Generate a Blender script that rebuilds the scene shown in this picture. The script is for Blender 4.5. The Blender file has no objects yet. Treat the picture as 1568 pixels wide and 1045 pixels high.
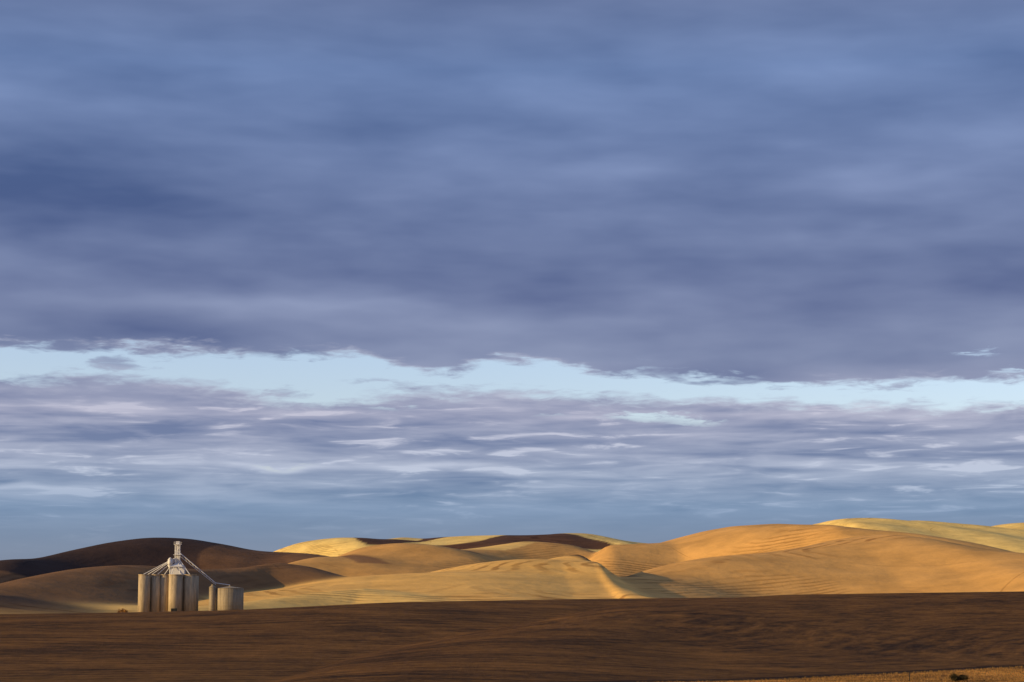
import bpy, bmesh, math, random
import numpy as np
from mathutils import Vector, Matrix
random.seed(4); np.random.seed(4)
sc=bpy.context.scene
F=3049.0; PITCH=math.atan((925-522.5)/F)
def W(px,py,Y):
    u=px-784; v=522.5-py
    dy=F*math.cos(PITCH)-v*math.sin(PITCH); dz=F*math.sin(PITCH)+v*math.cos(PITCH)
    return (u/dy*Y, Y, dz/dy*Y)
# ---------------- camera
cam=bpy.data.cameras.new("camera"); co=bpy.data.objects.new("camera",cam); sc.collection.objects.link(co)
cam.lens=70; cam.sensor_width=36; cam.clip_start=0.5; cam.clip_end=60000
co.location=(0,0,0); co.rotation_euler=(math.radians(90)+PITCH,0,0); sc.camera=co
sc.view_settings.view_transform='Standard'; sc.view_settings.look='None'; sc.view_settings.exposure=0
# ---------------- sun
tosun=Vector((-0.955,-0.295,0)).normalized(); EL=math.radians(11)
tosun=Vector((tosun.x*math.cos(EL),tosun.y*math.cos(EL),math.sin(EL)))
sl=bpy.data.lights.new("sun",'SUN'); sl.energy=5; sl.angle=math.radians(0.5); sl.color=(1,0.725,0.355)
so=bpy.data.objects.new("sun",sl); sc.collection.objects.link(so)
so.rotation_euler=tosun.to_track_quat('Z','Y').to_euler()

# ---------------- node helper
class NT:
    def __init__(s,nt): s.nt=nt
    def n(s,t,**k):
        x=s.nt.nodes.new(t)
        for a,b in k.items(): setattr(x,a,b)
        return x
    def l(s,a,b): s.nt.links.new(a,b)
    def put(s,sock,v):
        if isinstance(v,bpy.types.NodeSocket): s.l(v,sock)
        else: sock.default_value=v
    def m(s,op,a,b=0.0,c=None,clamp=False):
        x=s.n('ShaderNodeMath',operation=op); x.use_clamp=clamp
        s.put(x.inputs[0],a); s.put(x.inputs[1],b)
        if c is not None: s.put(x.inputs[2],c)
        return x.outputs[0]
    def mr(s,v,a,b,c=0.0,d=1.0,smooth=True):
        x=s.n('ShaderNodeMapRange'); x.interpolation_type='SMOOTHSTEP' if smooth else 'LINEAR'
        s.put(x.inputs['Value'],v); s.put(x.inputs['From Min'],a); s.put(x.inputs['From Max'],b)
        s.put(x.inputs['To Min'],c); s.put(x.inputs['To Max'],d); return x.outputs[0]
    def xyz(s,x,y,z=0.0):
        c=s.n('ShaderNodeCombineXYZ'); s.put(c.inputs[0],x); s.put(c.inputs[1],y); s.put(c.inputs[2],z); return c.outputs[0]
    def noise(s,vec,scale=1,detail=4,rough=.5,dist=0):
        x=s.n('ShaderNodeTexNoise'); s.l(vec,x.inputs['Vector']); x.inputs['Scale'].default_value=scale
        x.inputs['Detail'].default_value=detail; x.inputs['Roughness'].default_value=rough; x.inputs['Distortion'].default_value=dist
        return x.outputs['Fac']
    def ramp(s,f,stops,interp='LINEAR'):
        x=s.n('ShaderNodeValToRGB'); cr=x.color_ramp; cr.interpolation=interp
        while len(cr.elements)>1: cr.elements.remove(cr.elements[-1])
        for i,(p,c) in enumerate(stops):
            e=cr.elements[0] if i==0 else cr.elements.new(p)
            e.position=p; e.color=(c[0],c[1],c[2],1) if hasattr(c,'__len__') else (c,c,c,1)
        s.l(f,x.inputs[0]); return x.outputs[0]
    def mix(s,f,a,b,mode='MIX'):
        x=s.n('ShaderNodeMix',data_type='RGBA',blend_type=mode)
        s.put(x.inputs[0],f); s.put(x.inputs[6],a); s.put(x.inputs[7],b); return x.outputs[2]
def lin(c):
    return tuple((v/255/12.92 if v/255<=.04045 else ((v/255+.055)/1.055)**2.4) for v in c)

# ---------------- world : Nishita sky behind a stratocumulus deck (spherical coordinates)
w=bpy.data.worlds.new("World"); sc.world=w; w.use_nodes=True
nt=w.node_tree; nt.nodes.clear(); N=NT(nt)
out=N.n('ShaderNodeOutputWorld'); bg=N.n('ShaderNodeBackground'); bg.inputs['Strength'].default_value=0.1
N.l(bg.outputs[0],out.inputs[0])
sky=N.n('ShaderNodeTexSky',sky_type='NISHITA'); sky.sun_disc=False; sky.sun_elevation=EL
sky.sun_rotation=math.atan2(tosun.x,tosun.y)
tc=N.n('ShaderNodeTexCoord'); sp=N.n('ShaderNodeSeparateXYZ'); N.l(tc.outputs['Generated'],sp.inputs[0])
az=N.m('ARCTAN2',sp.outputs[0],sp.outputs[1]); el=N.m('ARCSINE',sp.outputs[2])
U=N.m('MULTIPLY_ADD',az,F,784.0)          # arc units, 53.2 per degree
V=N.m('MULTIPLY_ADD',el,-F,925.0)
def nz(sx,sy,seed,detail=4,rough=.5,dist=0,shear=0.0,VV=None):
    VV=VV or V
    v2=N.m('MULTIPLY_ADD',U,shear,VV) if shear else VV
    return N.noise(N.xyz(N.m('DIVIDE',U,sx),N.m('DIVIDE',v2,sy),seed),1,detail,rough,dist)
nA=nz(420,120,3.1,2,.45)
nB=nz(150,30,7.7,3,.5,.3)
nC=nz(52,11,1.3,4,.6,.3)
nD=nz(260,66,12.4,3,.5,.1,shear=-.03)
nS=nz(150,48,44.0,2,.4,0,shear=.05)
# warped elevation for edges
Vw=N.m('ADD',V,N.m('MULTIPLY_ADD',nB,44.0,-22.0)); Vw=N.m('ADD',Vw,N.m('MULTIPLY_ADD',nC,46.0,-23.0))
Vs=N.m('ADD',V,N.m('MULTIPLY_ADD',nS,44.0,-22.0))
Un=N.m('DIVIDE',U,1568.0)
def curve(pts):
    r=N.ramp(Un,[(max(0,min(1,x/1568)),(y-500)/200) for x,y in pts],'LINEAR')
    rr=N.n('ShaderNodeSeparateColor'); N.l(r,rr.inputs[0])
    return N.m('MULTIPLY_ADD',rr.outputs[0],200.0,500.0)
up=curve([(0,543),(120,544),(230,549),(380,546),(500,547),(590,557),(650,575),(700,569),(760,554),(850,561),(920,571),(1080,570),(1180,585),(1300,594),(1450,592),(1568,590)])
lo=curve([(0,594),(120,588),(250,598),(380,606),(440,620),(500,624),(560,612),(640,608),(750,606),(900,611),(1100,613),(1250,624),(1400,631),(1568,636)])
gap=N.m('MULTIPLY',N.mr(N.m('SUBTRACT',Vw,up),-7,9),N.mr(N.m('SUBTRACT',lo,Vw),-11,13))
def blob(x,y,sx,sy,a,V_=None):
    dx=N.m('DIVIDE',N.m('SUBTRACT',U,float(x)),float(sx)); dy=N.m('DIVIDE',N.m('SUBTRACT',V_ or Vs,float(y)),float(sy))
    r2=N.m('ADD',N.m('MULTIPLY',dx,dx),N.m('MULTIPLY',dy,dy))
    return N.m('MULTIPLY',N.m('EXPONENT',N.m('MULTIPLY',r2,-1.0)),float(a))
def blobs(L,V_=None):
    t=None
    for b in L:
        q=blob(*b,V_=V_); t=q if t is None else N.m('ADD',t,q)
    return t
# cloud scraps inside the opening
scr=blobs([(180,568,70,8,.7),(440,606,60,7,.6),(1040,580,90,7,.7),(560,590,80,5,.45),(390,550,40,7,.45),(1160,582,60,8,.6),(860,600,90,5,.45),(1420,590,110,5,.4)])
scr=N.mr(N.m('ADD',scr,N.m('MULTIPLY_ADD',nC,1.5,-.72)),.32,.85)
gap=N.m('MULTIPLY',gap,N.m('MULTIPLY_ADD',scr,-.8,1.0))
# small extra openings of clear sky
hole=blobs([(970,643,60,7,.9),(1060,647,70,6,.8),(600,632,60,5,.6),(430,717,55,5,.6),(1490,553,50,4,.8),(1540,578,40,5,.8),(1010,562,60,5,.5),(840,638,40,5,.5)],V_=N.m('ADD',Vs,N.m('MULTIPLY_ADD',nC,30.0,-15.0)))
hole=N.mr(N.m('ADD',hole,N.m('MULTIPLY_ADD',nC,1.4,-.7)),.3,1.2)
clear=N.m('MAXIMUM',gap,hole)
# brightness of the deck
t=N.m('MULTIPLY_ADD',nA,.75,-.375)
t=N.m('ADD',t,N.m('MULTIPLY_ADD',nD,.9,-.45))
t=N.m('ADD',t,N.m('MULTIPLY_ADD',nS,.25,-.125))
t=N.m('ADD',t,N.m('MULTIPLY_ADD',nB,.18,-.09))
t=N.m('ADD',t,.44)
t=N.m('ADD',t,blobs([(60,300,330,90,-.25),(420,330,220,50,-.12),(160,520,260,28,-.3),(420,472,330,14,.28),(250,185,230,28,.22),(780,60,160,40,.1),(790,220,130,14,.16),(960,260,160,16,.2),(1350,290,150,24,.38),(1200,150,330,70,.2),(1330,375,170,14,.22),(1000,420,400,35,-.08),(1500,80,140,60,-.1),(860,500,260,14,.16),(1500,450,160,26,-.08),(1100,545,260,14,-.1),(450,40,300,50,-.12)]))
Vn=N.m('DIVIDE',V,925.0)
darkc=N.ramp(Vn,[(0,lin((88,106,147))),(.12,lin((84,107,152))),(.33,lin((76,95,139))),(.5,lin((86,100,142))),(.6,lin((95,109,148))),(.68,lin((110,123,160))),(.76,lin((118,133,166))),(.84,lin((110,136,168))),(.9,lin((116,134,160))),(1,lin((128,134,150)))])
litec=N.ramp(Vn,[(0,lin((124,140,179))),(.12,lin((127,150,195))),(.33,lin((134,150,189))),(.5,lin((144,156,189))),(.6,lin((156,166,194))),(.69,lin((196,196,214))),(.79,lin((190,200,220))),(.85,lin((150,170,198))),(.9,lin((140,154,176))),(1,lin((150,152,160)))])
# below the gap
s2=nz(280,26,21.0,3,.5,.2,shear=.01)
s3=nz(110,13,31.0,4,.55,.5)
low=N.mr(V,590,640); lowend=N.mr(V,750,840,1,.2)
tl=N.m('MULTIPLY_ADD',s2,1.4,-.7); tl=N.m('ADD',tl,N.m('MULTIPLY_ADD',s3,.9,-.45))
tl=N.m('ADD',tl,N.m('MULTIPLY',N.mr(s3,.53,.72,0,.7),N.mr(nA,.4,.56)))
tl=N.m('ADD',N.m('MULTIPLY',tl,lowend),.38)
tl=N.m('ADD',tl,blobs([(1330,640,200,10,.45),(740,622,130,7,.45),(880,640,90,6,.35),(200,636,120,8,.2),(650,720,130,7,.45),(1250,714,100,7,.35),(60,715,120,10,.3),(300,755,60,10,.35),(60,750,100,5,.6),(430,716,80,6,.6),(1100,690,200,16,-.15),(120,680,200,10,-.15),(500,665,300,14,-.12)]))
mm=N.n('ShaderNodeMix',data_type='FLOAT'); N.l(low,mm.inputs[0]); N.l(t,mm.inputs[2]); N.l(tl,mm.inputs[3])
tt=N.m('ADD',mm.outputs[0],0.0,clamp=True)
cl=N.mix(tt,darkc,litec)
edge=N.m('MULTIPLY',N.mr(N.m('ABSOLUTE',N.m('SUBTRACT',Vw,lo)),0,26,.5,0),N.mr(nD,.3,.6))
edge2=N.m('MULTIPLY',N.mr(N.m('ABSOLUTE',N.m('SUBTRACT',Vw,up)),0,14,.35,0),N.mr(nB,.4,.6))
cl=N.mix(N.m('MAXIMUM',edge,edge2),cl,lin((192,194,212))+(1,))
sc10=N.n('ShaderNodeVectorMath',operation='SCALE'); N.l(cl,sc10.inputs[0]); sc10.inputs['Scale'].default_value=10
nish=N.n('ShaderNodeVectorMath',operation='MULTIPLY'); N.l(sky.outputs[0],nish.inputs[0]); nish.inputs[1].default_value=(1.92,1.93,2.55)
fin=N.mix(clear,sc10.outputs[0],nish.outputs[0])
N.l(fin,bg.inputs['Color'])

# ---------------- terrain height function
class Ridge:
    def __init__(s,pts,wf,wb,col,base=-9,wob=(0,1,0),smooth=.02):
        P=np.array([W(*p) for p in pts]); P=P[np.argsort(P[:,0])]
        x0,x1=P[0,0]-1500,P[-1,0]+1500
        s.xs=np.linspace(x0,x1,4000); step=(x1-x0)/4000
        Yc=np.interp(s.xs,P[:,0],P[:,1]); Zc=np.interp(s.xs,P[:,0],P[:,2])
        k=int(max(2,smooth*(P[-1,0]-P[0,0])/step)); ker=np.hanning(2*k+3); ker/=ker.sum()
        pad=lambda a: np.convolve(np.pad(a,k+1,mode='edge'),ker,mode='valid')
        s.Yc=pad(Yc); s.Zc=pad(Zc); s.wf=wf; s.wb=wb; s.base=base; s.wob=wob; s.col=lin(col)
    def h(s,x,y):
        Y=np.interp(x,s.xs,s.Yc); Z=np.interp(x,s.xs,s.Zc)
        a,l,ph=s.wob
        wf=s.wf*(1+a*np.sin(x/l+ph+0.4*np.sin(x/l*.43+1)+y/l*.35))
        d=y-Y; wd=np.where(d<0,wf,s.wb)
        return s.base+(Z-s.base)*np.exp(-(d/wd)**2)
G1=(250,196,106); BR=(160,118,70); YL=(255,218,128)
shadowed_soil=(92,63,29)  # ploughed soil, its colour darkened to carry the foreground cloud shadow
R={}
R['main']=Ridge([(-500,945,430),(0,940,430),(200,937,430),(370,933,440),(600,921,460),(950,916,540),(1200,912,560),(1568,908,560),(2100,908,560)],170,110,shadowed_soil,base=-7.5)
R['near']=Ridge([(380,1060,190),(520,1012,225),(700,975,275),(850,945,330),(950,925,380),(1200,910,430),(1568,905,450),(2100,900,450)],130,110,shadowed_soil,base=-7.5)
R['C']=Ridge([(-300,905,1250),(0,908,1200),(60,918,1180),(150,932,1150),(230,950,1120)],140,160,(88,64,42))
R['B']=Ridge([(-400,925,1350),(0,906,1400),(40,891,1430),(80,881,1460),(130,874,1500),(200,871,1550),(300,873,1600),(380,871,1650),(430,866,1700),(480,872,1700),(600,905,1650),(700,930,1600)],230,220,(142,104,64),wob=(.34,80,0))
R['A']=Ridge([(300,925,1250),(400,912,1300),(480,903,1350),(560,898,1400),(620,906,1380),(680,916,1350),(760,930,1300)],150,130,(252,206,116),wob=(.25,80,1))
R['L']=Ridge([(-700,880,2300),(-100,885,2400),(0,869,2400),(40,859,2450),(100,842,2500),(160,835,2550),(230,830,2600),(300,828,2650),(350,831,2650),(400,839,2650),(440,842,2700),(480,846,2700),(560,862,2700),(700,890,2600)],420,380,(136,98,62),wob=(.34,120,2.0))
R['M0']=Ridge([(250,910,2000),(330,885,2050),(420,868,2150),(500,852,2300),(560,845,2400),(640,839,2500),(720,837,2550),(800,836,2600),(880,842,2600),(1000,870,2500)],380,330,(214,162,90),wob=(.45,95,.5))
R['M']=Ridge([(280,925,1500),(400,906,1560),(500,893,1640),(600,882,1750),(700,868,1850),(800,855,1950),(850,849,2000),(884,846,2000),(893,850,1980),(910,868,1860),(925,880,1780),(950,893,1680),(1000,914,1560),(1060,935,1450)],420,110,G1,wob=(.36,110,2.6),smooth=.004)
R['R']=Ridge([(840,905,2500),(900,862,2500),(930,838,2550),(980,829,2600),(1020,824,2650),(1080,810,2650),(1120,803,2650),(1180,799,2650),(1230,802,2600),(1280,811,2600),(1340,821,2550),(1420,836,2500),(1568,870,2400),(1900,900,2400)],520,420,(226,172,96),wob=(.42,100,1.0),smooth=.012)
R['R2']=Ridge([(870,925,1600),(930,890,1750),(1000,875,1850),(1100,853,1950),(1200,834,2050),(1270,826,2100),(1340,822,2100),(1400,827,2050),(1480,839,2000),(1568,853,1950),(1800,880,1900),(2100,880,1900)],430,330,(226,172,96),wob=(.38,115,4.0),smooth=.012)
R['F2']=Ridge([(200,900,3700),(400,855,3700),(460,838,3700),(530,824,3700),(565,820,3700),(612,819,3750),(650,825,3750),(690,824,3800),(770,817,3800),(860,815,3800),(900,817,3800),(950,826,3700),(1000,832,3700),(1200,860,3600)],560,500,YL,wob=(.35,160,.3))
R['F']=Ridge([(-1500,860,5200),(-300,858,5200),(0,865,5200),(200,875,5200),(1000,850,5200),(1160,818,5000),(1240,803,4800),(1270,797,4700),(1330,796,4700),(1400,800,4700),(1460,808,4700),(1500,810,4800),(1530,806,4900),(1568,801,5000),(1700,795,5000),(2200,810,5000)],750,700,YL,wob=(.3,220,1.7),smooth=.008)
keys=list(R)
def und(x,y):
    return (np.sin(x/83+1.3*np.sin(y/190))*np.sin(y/131+.9*np.sin(x/160))+.5*np.sin(x/41+y/67+1.1*np.sin(y/90)))
def height(x,y,want=False):
    K=np.where(y<620,.35,1.2)
    H=np.array([R[k].h(x,y) for k in keys])
    hm=H.max(0); e=np.exp((H-hm)/K); s=e.sum(0); z=hm+K*(np.log(s)-np.log(3))*np.where(y<620,.3,1)
    wgt=e/s
    near=np.interp(y,[-300,0,20,60,110,150,175],[-1.8,-1.8,-2,-5.5,-7.2,-6.9,-6.6]); f=np.clip((y-120)/70,0,1); f=f*f*(3-2*f)
    z=near*(1-f)+z*f
    amp=np.interp(y,[0,150,420,900,1400,2500,6000],[0,.15,.15,.6,3.0,5.5,8]); z=z+amp*und(x,y)
    far=np.clip((y-6500)/9000,0,1); z=z*(1-far)+(40)*far
    if want: return z,wgt
    return z
def hz(x,y): return float(height(np.array([float(x)]),np.array([float(y)]))[0])
def hit(px,py,y0=120,y1=700):
    yy=np.linspace(y0,y1,1500); P0=W(px,py,1.0)
    z=height(P0[0]*yy,yy); i=int(np.argmax(P0[2]*yy<=z)); return (P0[0]*yy[i],yy[i],z[i])
def fbm(x,y,s):
    v=0;a=1
    for i in range(4):
        v=v+a*np.sin(x/s+1.7*i+1.3*np.sin(y/s*.8+i))*np.sin(y/s*1.1+2.1*i+1.1*np.sin(x/s*.7)); a*=.5; s=s*.48
    return v
NR,NC=1150,900
ys=np.concatenate([np.linspace(-150,60,20),np.geomspace(64,26000,NR-20)])
tc_=np.linspace(-1,1,NC)
Wd=220+.52*np.maximum(ys,0)
X=tc_[None,:]*Wd[:,None]; Y=np.repeat(ys[:,None],NC,1)
Z,WG=height(X,Y,True)
cols=np.array([R[k].col for k in keys])
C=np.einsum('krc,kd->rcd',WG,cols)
def pm(mask,color):
    global C
    C=C*(1-mask[...,None])+np.array(lin(color))*mask[...,None]
def ss(v,a,b):
    q=np.clip((v-a)/(b-a),0,1); return q*q*(3-2*q)
def field_or_shade(px0,px1,Y0,Y1,Yref,key=None,amp=25,soft=6,k=0):
    x0=W(px0,900,Yref)[0]; x1=W(px1,900,Yref)[0]
    n=fbm(X,Y,220)*amp+k*(Y-Yref); n2=fbm(X+700,Y-300,260)*amp
    m=ss(X+n,x0,x0+soft)*ss(-(X+n),-x1,-x1+soft)*ss(Y+n2,Y0,Y0+soft)*ss(-(Y+n2),-Y1,-Y1+soft)
    if key: m=m*np.clip(WG[keys.index(key)]*1.5-.2,0,1)
    return m
pm(field_or_shade(20,345,2200,3100,2500,'L'),(70,52,42))  # cloud shadow over the left hill, painted as a darker ground tone
pm(field_or_shade(345,470,2300,3000,2600,'L'),(116,84,56))
pm(field_or_shade(525,870,3440,3900,3700,'F2',15,6,.25),(100,70,48))
pm(field_or_shade(520,640,3640,3900,3700,'F2',15,6,0),YL)
pm(field_or_shade(668,782,3540,3900,3700,'F2',15,6,-.3),YL)
pm(field_or_shade(755,840,2500,2800,2600,'M0',12,5,-.5),(253,208,120))
pm(field_or_shade(560,700,2400,2600,2500,'M0',15,8,.4),(140,100,62))
pm(field_or_shade(500,560,2150,2300,2250,'M0',15,8,.4),(160,116,70))
# shaded crease beside the middle spur, painted on as a dark strip
A=[W(888,847,2020)[:2],W(911,864,1905)[:2],W(930,882,1790)[:2],W(948,892,1710)[:2]]
dmin=np.full(X.shape,1e9)
for (ax,ay),(bx,by) in zip(A[:-1],A[1:]):
    vx_,vy_=bx-ax,by-ay; q=np.clip(((X-ax)*vx_+(Y-ay)*vy_)/(vx_*vx_+vy_*vy_),0,1)
    dmin=np.minimum(dmin,np.hypot(X-ax-q*vx_,Y-ay-q*vy_))
pm(ss(-dmin,-24+0*X,-12)*.95,(84,60,34))
# verge bottom right
vp=[hit(1050,1044.5),hit(1380,1031),hit(1568,1021)]
vx=[-60,vp[0][0],vp[1][0],vp[2][0],vp[2][0]+60]; vy=[100,vp[0][1],vp[1][1],vp[2][1],vp[2][1]+40]
yl=np.interp(X,vx,vy)
vm=ss(yl-Y+fbm(X,Y,6)*.8,0,1.2)
pm(vm,(180,124,56))
dl=np.exp(-((Y-yl-2.0)/1.8)**2)*ss(Y,120,140)
pm(np.clip(dl,0,1),(30,20,12))
def grid_obj(name,r0,r1,mat):
    n=r1-r0+1
    v=np.stack([X[r0:r1+1],Y[r0:r1+1],Z[r0:r1+1]],-1).reshape(-1,3)
    i=np.arange(n-1)[:,None]*NC+np.arange(NC-1)[None,:]; i=i.ravel()
    f=np.stack([i,i+1,i+NC+1,i+NC],-1)
    me=bpy.data.meshes.new(name); me.vertices.add(len(v)); me.vertices.foreach_set('co',v.ravel())
    me.loops.add(f.size); me.loops.foreach_set('vertex_index',f.ravel().astype(np.int32))
    me.polygons.add(len(f)); me.polygons.foreach_set('loop_start',np.arange(0,f.size,4,dtype=np.int32))
    me.update(); me.validate()
    me.polygons.foreach_set('use_smooth',np.ones(len(f),bool))
    a=me.color_attributes.new('crop_shade','FLOAT_COLOR','POINT')
    c=np.concatenate([C[r0:r1+1].reshape(-1,3),np.ones((len(v),1))],-1); a.data.foreach_set('color',c.ravel())
    o=bpy.data.objects.new(name,me); sc.collection.objects.link(o); me.materials.append(mat); return o
def newmat(name,rough=.9):
    m=bpy.data.materials.new(name); m.use_nodes=True; nt=m.node_tree
    b=nt.nodes['Principled BSDF']; b.inputs['Roughness'].default_value=rough
    b.inputs['Specular IOR Level'].default_value=.1
    return m,NT(nt),b
# hills
hm,N,b=newmat('stubble_hills')
g=N.n('ShaderNodeNewGeometry'); s=N.n('ShaderNodeSeparateXYZ'); N.l(g.outputs['Position'],s.inputs[0]); P=g.outputs['Position']
at=N.n('ShaderNodeAttribute',attribute_name='crop_shade')
n1=N.noise(P,.0048,0,.5); n2=N.noise(P,.02,5,.6); n3=N.noise(P,.0036,2,.5); n4=N.noise(P,.03,2,.5)
rowc=N.m('ADD',N.m('MULTIPLY_ADD',n1,64.0,s.outputs[2]),N.m('MULTIPLY',n4,4.5))
rows=N.m('SINE',N.m('MULTIPLY',rowc,2*math.pi/4.0))
rows2=N.mr(rows,.0,.9)
msk=N.mr(n3,.42,.56)
brk=N.mr(N.noise(P,.016,4,.65),.4,.6,.05,1)
var=N.mr(n2,.25,.75,.72,1.18,False)
c=N.mix(1.0,at.outputs['Color'],N.xyz(var,var,var),'MULTIPLY')
fac=N.m('MULTIPLY',N.m('MULTIPLY',N.m('MULTIPLY',rows2,msk),brk),.75)
c=N.mix(fac,c,N.mix(1.0,c,(.48,.38,.28,1),'MULTIPLY'))
n1b=N.noise(P,.0028,0,.5)
tr=N.m('ABSOLUTE',N.m('SINE',N.m('MULTIPLY',N.m('ADD',N.m('MULTIPLY_ADD',s.outputs[0],.8,N.m('MULTIPLY',s.outputs[1],.35)),N.m('MULTIPLY',n1b,620.0)),math.pi/170)))
c=N.mix(N.m('MULTIPLY',N.mr(tr,.0,.035,.5,0),brk),c,N.mix(1.0,c,(.48,.38,.3,1),'MULTIPLY'))
N.l(c,b.inputs['Base Color'])
bp=N.n('ShaderNodeBump'); bp.inputs['Distance'].default_value=5; bp.inputs['Strength'].default_value=.45
N.l(N.m('ADD',n2,N.m('MULTIPLY',N.m('MULTIPLY',rows,msk),.03)),bp.inputs['Height']); N.l(bp.outputs[0],b.inputs['Normal'])
# ploughed field
fm,N,b=newmat('shaded_ploughed_soil')
g=N.n('ShaderNodeNewGeometry'); s=N.n('ShaderNodeSeparateXYZ'); N.l(g.outputs['Position'],s.inputs[0]); P=g.outputs['Position']
at=N.n('ShaderNodeAttribute',attribute_name='crop_shade')
big=N.noise(P,.0065,0,.4)
rc=N.m('ADD',N.m('MULTIPLY_ADD',s.outputs[0],-.75,s.outputs[1]),N.m('MULTIPLY',big,220.0))
al=N.m('ADD',s.outputs[0],s.outputs[1])
st1=N.noise(N.xyz(N.m('MULTIPLY',rc,.09),N.m('MULTIPLY',al,.04)),1,3,.5)
st2=N.noise(N.xyz(N.m('MULTIPLY',rc,.42),N.m('MULTIPLY',al,.09),4.0),1,5,.7)
fur=N.m('SINE',N.m('MULTIPLY',N.m('ADD',rc,N.m('MULTIPLY',st1,12.0)),2*math.pi/7.0))
fmask=N.mr(N.noise(P,.02,3,.6),.4,.62,.1,1)
clod=N.noise(P,.7,6,.85); pat=N.noise(P,.05,5,.7)
k=N.m('ADD',N.m('MULTIPLY_ADD',st1,1.0,-.5),N.m('MULTIPLY_ADD',st2,1.8,-.9)); k=N.m('ADD',k,N.m('MULTIPLY_ADD',clod,2.4,-1.2)); k=N.m('ADD',k,N.m('MULTIPLY_ADD',pat,2.0,-1.0))
k=N.m('ADD',k,N.m('MULTIPLY',N.m('MULTIPLY',fur,fmask),.17))
k=N.mr(k,-.9,1.0,.2,3.1)
c=N.mix(1.0,at.outputs['Color'],N.xyz(k,N.m('POWER',k,1.0),N.m('POWER',k,.95)),'MULTIPLY')
N.l(c,b.inputs['Base Color'])
bp=N.n('ShaderNodeBump'); bp.inputs['Distance'].default_value=1.0; bp.inputs['Strength'].default_value=.9
N.l(N.m('ADD',N.m('ADD',st2,clod),N.m('MULTIPLY',fur,.1)),bp.inputs['Height']); N.l(bp.outputs[0],b.inputs['Normal'])
rs=int(np.searchsorted(ys,700))
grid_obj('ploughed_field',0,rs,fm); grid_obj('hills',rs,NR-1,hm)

# ---------------- structures
def simple(name,col,rough=.8,metal=0,nscale=.6,amt=.25,streak=True,wave=None):
    m,N,b=newmat(name,rough); b.inputs['Metallic'].default_value=metal
    g=N.n('ShaderNodeNewGeometry'); s=N.n('ShaderNodeSeparateXYZ'); N.l(g.outputs['Position'],s.inputs[0])
    n=N.noise(N.xyz(s.outputs[0],s.outputs[1],N.m('MULTIPLY',s.outputs[2],.15 if streak else 1)),nscale,5,.6)
    v=N.mr(n,.25,.75,1-amt,1+amt,False)
    N.l(N.mix(1.0,tuple(col)+(1,),N.xyz(v,v,v),'MULTIPLY'),b.inputs['Base Color'])
    if wave:
        bp=N.n('ShaderNodeBump'); bp.inputs['Distance'].default_value=.1; bp.inputs['Strength'].default_value=.5
        N.l(N.m('SINE',N.m('MULTIPLY',s.outputs[2],wave)),bp.inputs['Height']); N.l(bp.outputs[0],b.inputs['Normal'])
    return m
conc=simple('concrete',(.44,.345,.22),amt=.4,nscale=.9); white=simple('white_steel',(.78,.76,.72),.5,amt=.1)
steel=simple('galvanised_steel',(.36,.29,.19),.7,0,wave=9,amt=.3); dark=simple('dark_opening',(.03,.03,.03))
def empty(name,loc):
    o=bpy.data.objects.new(name,None); o.location=loc; sc.collection.objects.link(o); return o
def part(parent,name,bm,mat,smooth=False):
    me=bpy.data.meshes.new(name); bm.to_mesh(me); bm.free(); me.materials.append(mat)
    if smooth:
        for p in me.polygons: p.use_smooth=abs(p.normal.z)<.9
    o=bpy.data.objects.new(name,me); sc.collection.objects.link(o); o.parent=parent; return o
def cyl(bm,x,y,z0,z1,r,r2=None,seg=40):
    bmesh.ops.create_cone(bm,cap_ends=True,segments=seg,radius1=r,radius2=r if r2 is None else r2,depth=z1-z0,matrix=Matrix.Translation((x,y,(z0+z1)/2)))
def box(bm,x0,x1,y0,y1,z0,z1):
    bmesh.ops.create_cube(bm,size=1,matrix=Matrix.Translation(((x0+x1)/2,(y0+y1)/2,(z0+z1)/2))@Matrix.Diagonal((x1-x0,y1-y0,z1-z0,1)))
def tube(bm,a,b_,r,seg=8):
    a=Vector(a);b_=Vector(b_);d=b_-a
    bmesh.ops.create_cone(bm,cap_ends=True,segments=seg,radius1=r,radius2=r,depth=d.length,matrix=Matrix.Translation((a+b_)/2)@d.to_track_quat('Z','Y').to_matrix().to_4x4())
mpp=1000/F
def LX(px): return (px-255)*mpp
gx=W(255,930,1000)[0]; gz=hz(gx,1000)-.3
ge=empty('grain_elevator',(gx,1000,gz))
def LZ(py): return W(255,py,1000)[2]-gz
top=LZ(881)
bins=[(220.5,2.95,0),(237.5,2.3,1.6),(250.5,2.2,2.2),(268.5,3.5,-.5),(289.5,3.0,1.2)]
for i,(px,r,dy) in enumerate(bins):
    bm=bmesh.new(); cyl(bm,LX(px),dy,0,top-(.2 if i%2 else 0),r,seg=48); part(ge,f'silo_{i+1}',bm,conc,True)
    bm=bmesh.new(); cyl(bm,LX(px),dy,top-(.2 if i%2 else 0),top+.35,r+.15,seg=48); part(ge,f'silo_cap_{i+1}',bm,conc,False)
    bm=bmesh.new(); cyl(bm,LX(px),dy+6.6,0,top-.3,r+.2,seg=40); part(ge,f'rear_silo_{i+1}',bm,conc,True)
bm=bmesh.new(); box(bm,LX(221),LX(291),1.6,5.2,0,top-.6); part(ge,'core_wall',bm,conc)
bm=bmesh.new(); box(bm,LX(258),LX(280),1,5,top+.36,LZ(868)); part(ge,'headhouse',bm,white)
bm=bmesh.new(); bmesh.ops.create_cone(bm,cap_ends=True,segments=4,radius1=4.4,radius2=1.2,depth=2,matrix=Matrix.Translation((LX(269),3,LZ(868)+1))@Matrix.Rotation(math.pi/4,4,'Z')); part(ge,'headhouse_roof',bm,white)
bm=bmesh.new(); zt=LZ(834); z0=LZ(866); c=LX(268.5)
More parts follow.
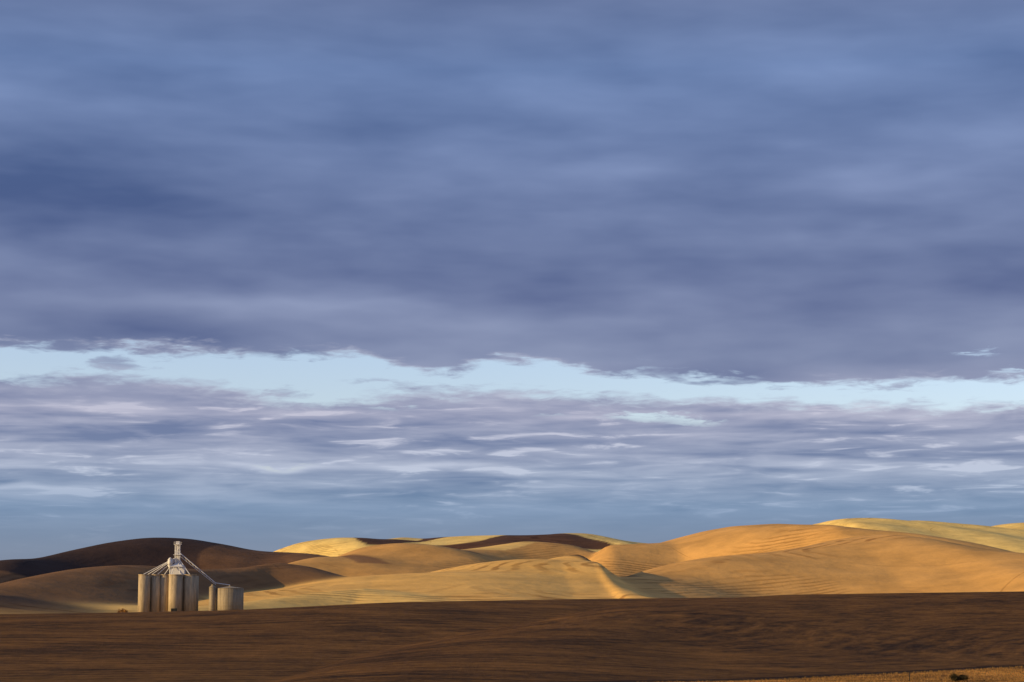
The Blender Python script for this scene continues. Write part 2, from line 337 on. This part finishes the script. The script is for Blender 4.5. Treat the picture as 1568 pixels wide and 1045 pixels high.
for sx in(-1.1,1.1):
    for sy in(-1.1,1.1): tube(bm,(c+sx,3+sy,z0),(c+sx,3+sy,zt),.16)
k=0; z=z0
while z<zt-1:
    z2=min(z+2.2,zt)
    for sy in(-1.1,1.1):
        tube(bm,(c-1.1 if k%2 else c+1.1,3+sy,z),(c+1.1 if k%2 else c-1.1,3+sy,z2),.09); tube(bm,(c-1.1,3+sy,z2),(c+1.1,3+sy,z2),.09)
    for sx in(-1.1,1.1): tube(bm,(c+sx,1.9 if k%2 else 4.1,z),(c+sx,4.1 if k%2 else 1.9,z2),.09)
    z=z2;k+=1
part(ge,'leg_tower',bm,white)
bm=bmesh.new(); box(bm,c-.45,c+.45,2.5,3.5,z0,zt); part(ge,'elevator_leg',bm,white)
bm=bmesh.new(); box(bm,c-1.7,c+1.7,1.3,4.7,zt,zt+.25); box(bm,c-.8,c+.9,2.3,3.7,zt+.26,LZ(829)); 
for a in(-1.6,1.6):
    tube(bm,(c+a,1.4,zt+.2),(c+a,1.4,zt+1.3),.06); tube(bm,(c+a,4.6,zt+.2),(c+a,4.6,zt+1.3),.06); tube(bm,(c+a,1.4,zt+1.3),(c+a,4.6,zt+1.3),.06)
tube(bm,(c-1.6,1.4,zt+1.3),(c+1.6,1.4,zt+1.3),.06)
part(ge,'head_platform',bm,white)
bm=bmesh.new(); box(bm,c-1.9,c+1.9,1.1,4.9,LZ(850),LZ(850)+.25); part(ge,'mid_platform',bm,white)
bm=bmesh.new(); ztop=LZ(855)
for px,dy in[(219,0),(232,0),(240,1),(250,1.5),(262,-1),(275,-1),(289,.5),(222,6),(285,6)]:
    tube(bm,(c+(px-268)*.03,2.4,ztop),(LX(px),dy,top+.4),.18)
part(ge,'spouts',bm,white)
bm=bmesh.new(); cyl(bm,LX(258.5),1.2,LZ(866),LZ(857),1.25,seg=20); cyl(bm,LX(258.5),1.2,LZ(857),LZ(854),1.25,.3,seg=20); cyl(bm,LX(258.5),1.2,LZ(872),LZ(866),.3,1.25,seg=20)
tube(bm,(LX(258.5),1.2,top),(LX(258.5),1.2,LZ(872)),.3); part(ge,'cyclone_hopper',bm,white,True)
bm=bmesh.new(); tube(bm,(c+.5,2.4,LZ(845)),(LX(327),4,LZ(893)),.2); tube(bm,(c+.5,2.4,LZ(850)),(LX(327),4,LZ(895.5)),.1)
for i in range(12):
    f=i/11; A_=Vector((c+.5,2.4,LZ(845))).lerp(Vector((LX(327),4,LZ(893))),f); B_=Vector((c+.5,2.4,LZ(850))).lerp(Vector((LX(327),4,LZ(895.5))),min(1,f+.04)); tube(bm,A_,B_,.06)
tube(bm,(LX(327),4,LZ(893)),(LX(349),4,LZ(896)),.2); part(ge,'transfer_spout',bm,white)
bm=bmesh.new(); box(bm,LX(264),LX(273),-4.2,-3.9,0,5); part(ge,'drive_door',bm,dark)
def steel_bin(px,r,pe,pp,dy):
    x=W(px,930,1000)[0]; y=1000+dy; zb=hz(x,y)-.3; e=empty('grain_bin',(x,y,zb)); ze=W(px,pe,1000)[2]-zb; zp=W(px,pp,1000)[2]-zb
    bm=bmesh.new(); cyl(bm,0,0,.4,ze,r,seg=64); part(e,'wall',bm,steel,True)
    bm=bmesh.new(); cyl(bm,0,0,0,.4,r+.3,seg=64); part(e,'foundation',bm,conc)
    bm=bmesh.new(); cyl(bm,0,0,ze,zp,r+.2,.6,seg=64); cyl(bm,0,0,zp,zp+.4,.6,seg=16); part(e,'roof',bm,steel)
    bm=bmesh.new(); n=int(r*3)
    for i in range(n):
        a=i/n*2*math.pi; tube(bm,(math.cos(a)*(r+.03),math.sin(a)*(r+.03),.4),(math.cos(a)*(r+.03),math.sin(a)*(r+.03),ze-.05),.04,4)
    part(e,'stiffeners',bm,steel)
    bm=bmesh.new(); box(bm,-.5,.5,-r-.25,-r+.1,.5,2.6); part(e,'door',bm,dark)
steel_bin(350,6.8,901,898,4); steel_bin(324.5,1.7,900,896.5,1)
# ---------------- shrub, fence post, verge grass
leaf,N,b=newmat('shrub_leaves'); oi=N.n('ShaderNodeNewGeometry'); n=N.noise(oi.outputs['Position'],3,3,.6)
N.l(N.ramp(n,[(.3,(.02,.018,.01)),(.7,(.06,.045,.02))]),b.inputs['Base Color'])
def shrub(x,y,r,hh,n,name='shrub',mat=None):
    z0=hz(x,y); bm=bmesh.new()
    cs=[(random.uniform(-.6,.6)*r,random.uniform(-.6,.6)*r,random.uniform(.2,.7)*hh,random.uniform(.25,.5)) for _ in range(9)]
    for q in range(10):
        c_=cs[q%9]; tube(bm,(0,0,-.1),(c_[0],c_[1],c_[2]),.02*hh,5)
    for i in range(n):
        c_=random.choice(cs); d=Vector([random.gauss(0,1) for _ in range(3)]).normalized()*random.uniform(.3,1)
        p=Vector((c_[0]+d.x*r*c_[3],c_[1]+d.y*r*c_[3],max(.02,c_[2]+d.z*hh*c_[3])))
        s_=.05*hh*random.uniform(.6,1.4); a=Vector([random.gauss(0,1) for _ in range(3)])*s_; b2=Vector([random.gauss(0,1) for _ in range(3)])*s_
        bm.faces.new([bm.verts.new(p+a),bm.verts.new(p+b2),bm.verts.new(p-a)])
    me=bpy.data.meshes.new(name); bm.to_mesh(me); bm.free(); me.materials.append(mat or leaf)
    o=bpy.data.objects.new(name,me); o.location=(x,y,z0); sc.collection.objects.link(o)
x,y,_=hit(1468,1044); shrub(x,y,1.0,.7,3500)
aut,N,b=newmat('autumn_leaves'); b.inputs['Base Color'].default_value=(.3,.15,.045,1)
x,_,_=W(190,916,1060); shrub(x,1060,4.5,4,1800,'shrub',aut); 
wood=simple('weathered_wood',(.04,.03,.025))
x,y,z0=hit(1393,1044)
fp=empty('fence_post',(x,y,z0)); bm=bmesh.new(); cyl(bm,0,0,-.2,.85,.06,.05,10); part(fp,'post',bm,wood); bm=bmesh.new(); cyl(bm,0,0,.85,.92,.05,.01,10); part(fp,'cap',bm,wood)
gm,N,b=newmat('dry_grass'); oi=N.n('ShaderNodeNewGeometry'); n=N.noise(oi.outputs['Position'],1.2,3,.6)
N.l(N.ramp(n,[(.3,(.15,.085,.028)),(.7,(.33,.19,.065))]),b.inputs['Base Color'])
vs=[];fs=[]; ymax=vp[2][1]+6
xs=np.random.uniform(vp[0][0]-5,vp[2][0]+15,40000); yy=np.random.uniform(vp[0][1]-12,ymax,40000)
ylm=np.interp(xs,vx,vy); ok=yy<ylm+.3; xs=xs[ok]; yy=yy[ok]; zz=height(xs,yy)
for a,b_,c_ in zip(xs,yy,zz):
    h=random.uniform(.06,.2); ang=random.random()*3.14; dx=math.cos(ang)*.035; dy=math.sin(ang)*.035; lx=random.gauss(0,.08)
    i=len(vs); vs+=[(a-dx,b_-dy,c_-.02),(a+dx,b_+dy,c_-.02),(a+lx,b_+random.gauss(0,.06),c_+h)]; fs.append((i,i+1,i+2))
me=bpy.data.meshes.new('grass_verge'); me.from_pydata(vs,[],fs); me.materials.append(gm)
o=bpy.data.objects.new('grass_verge',me); sc.collection.objects.link(o)
print('terrain ok',gz,hz(0,0))
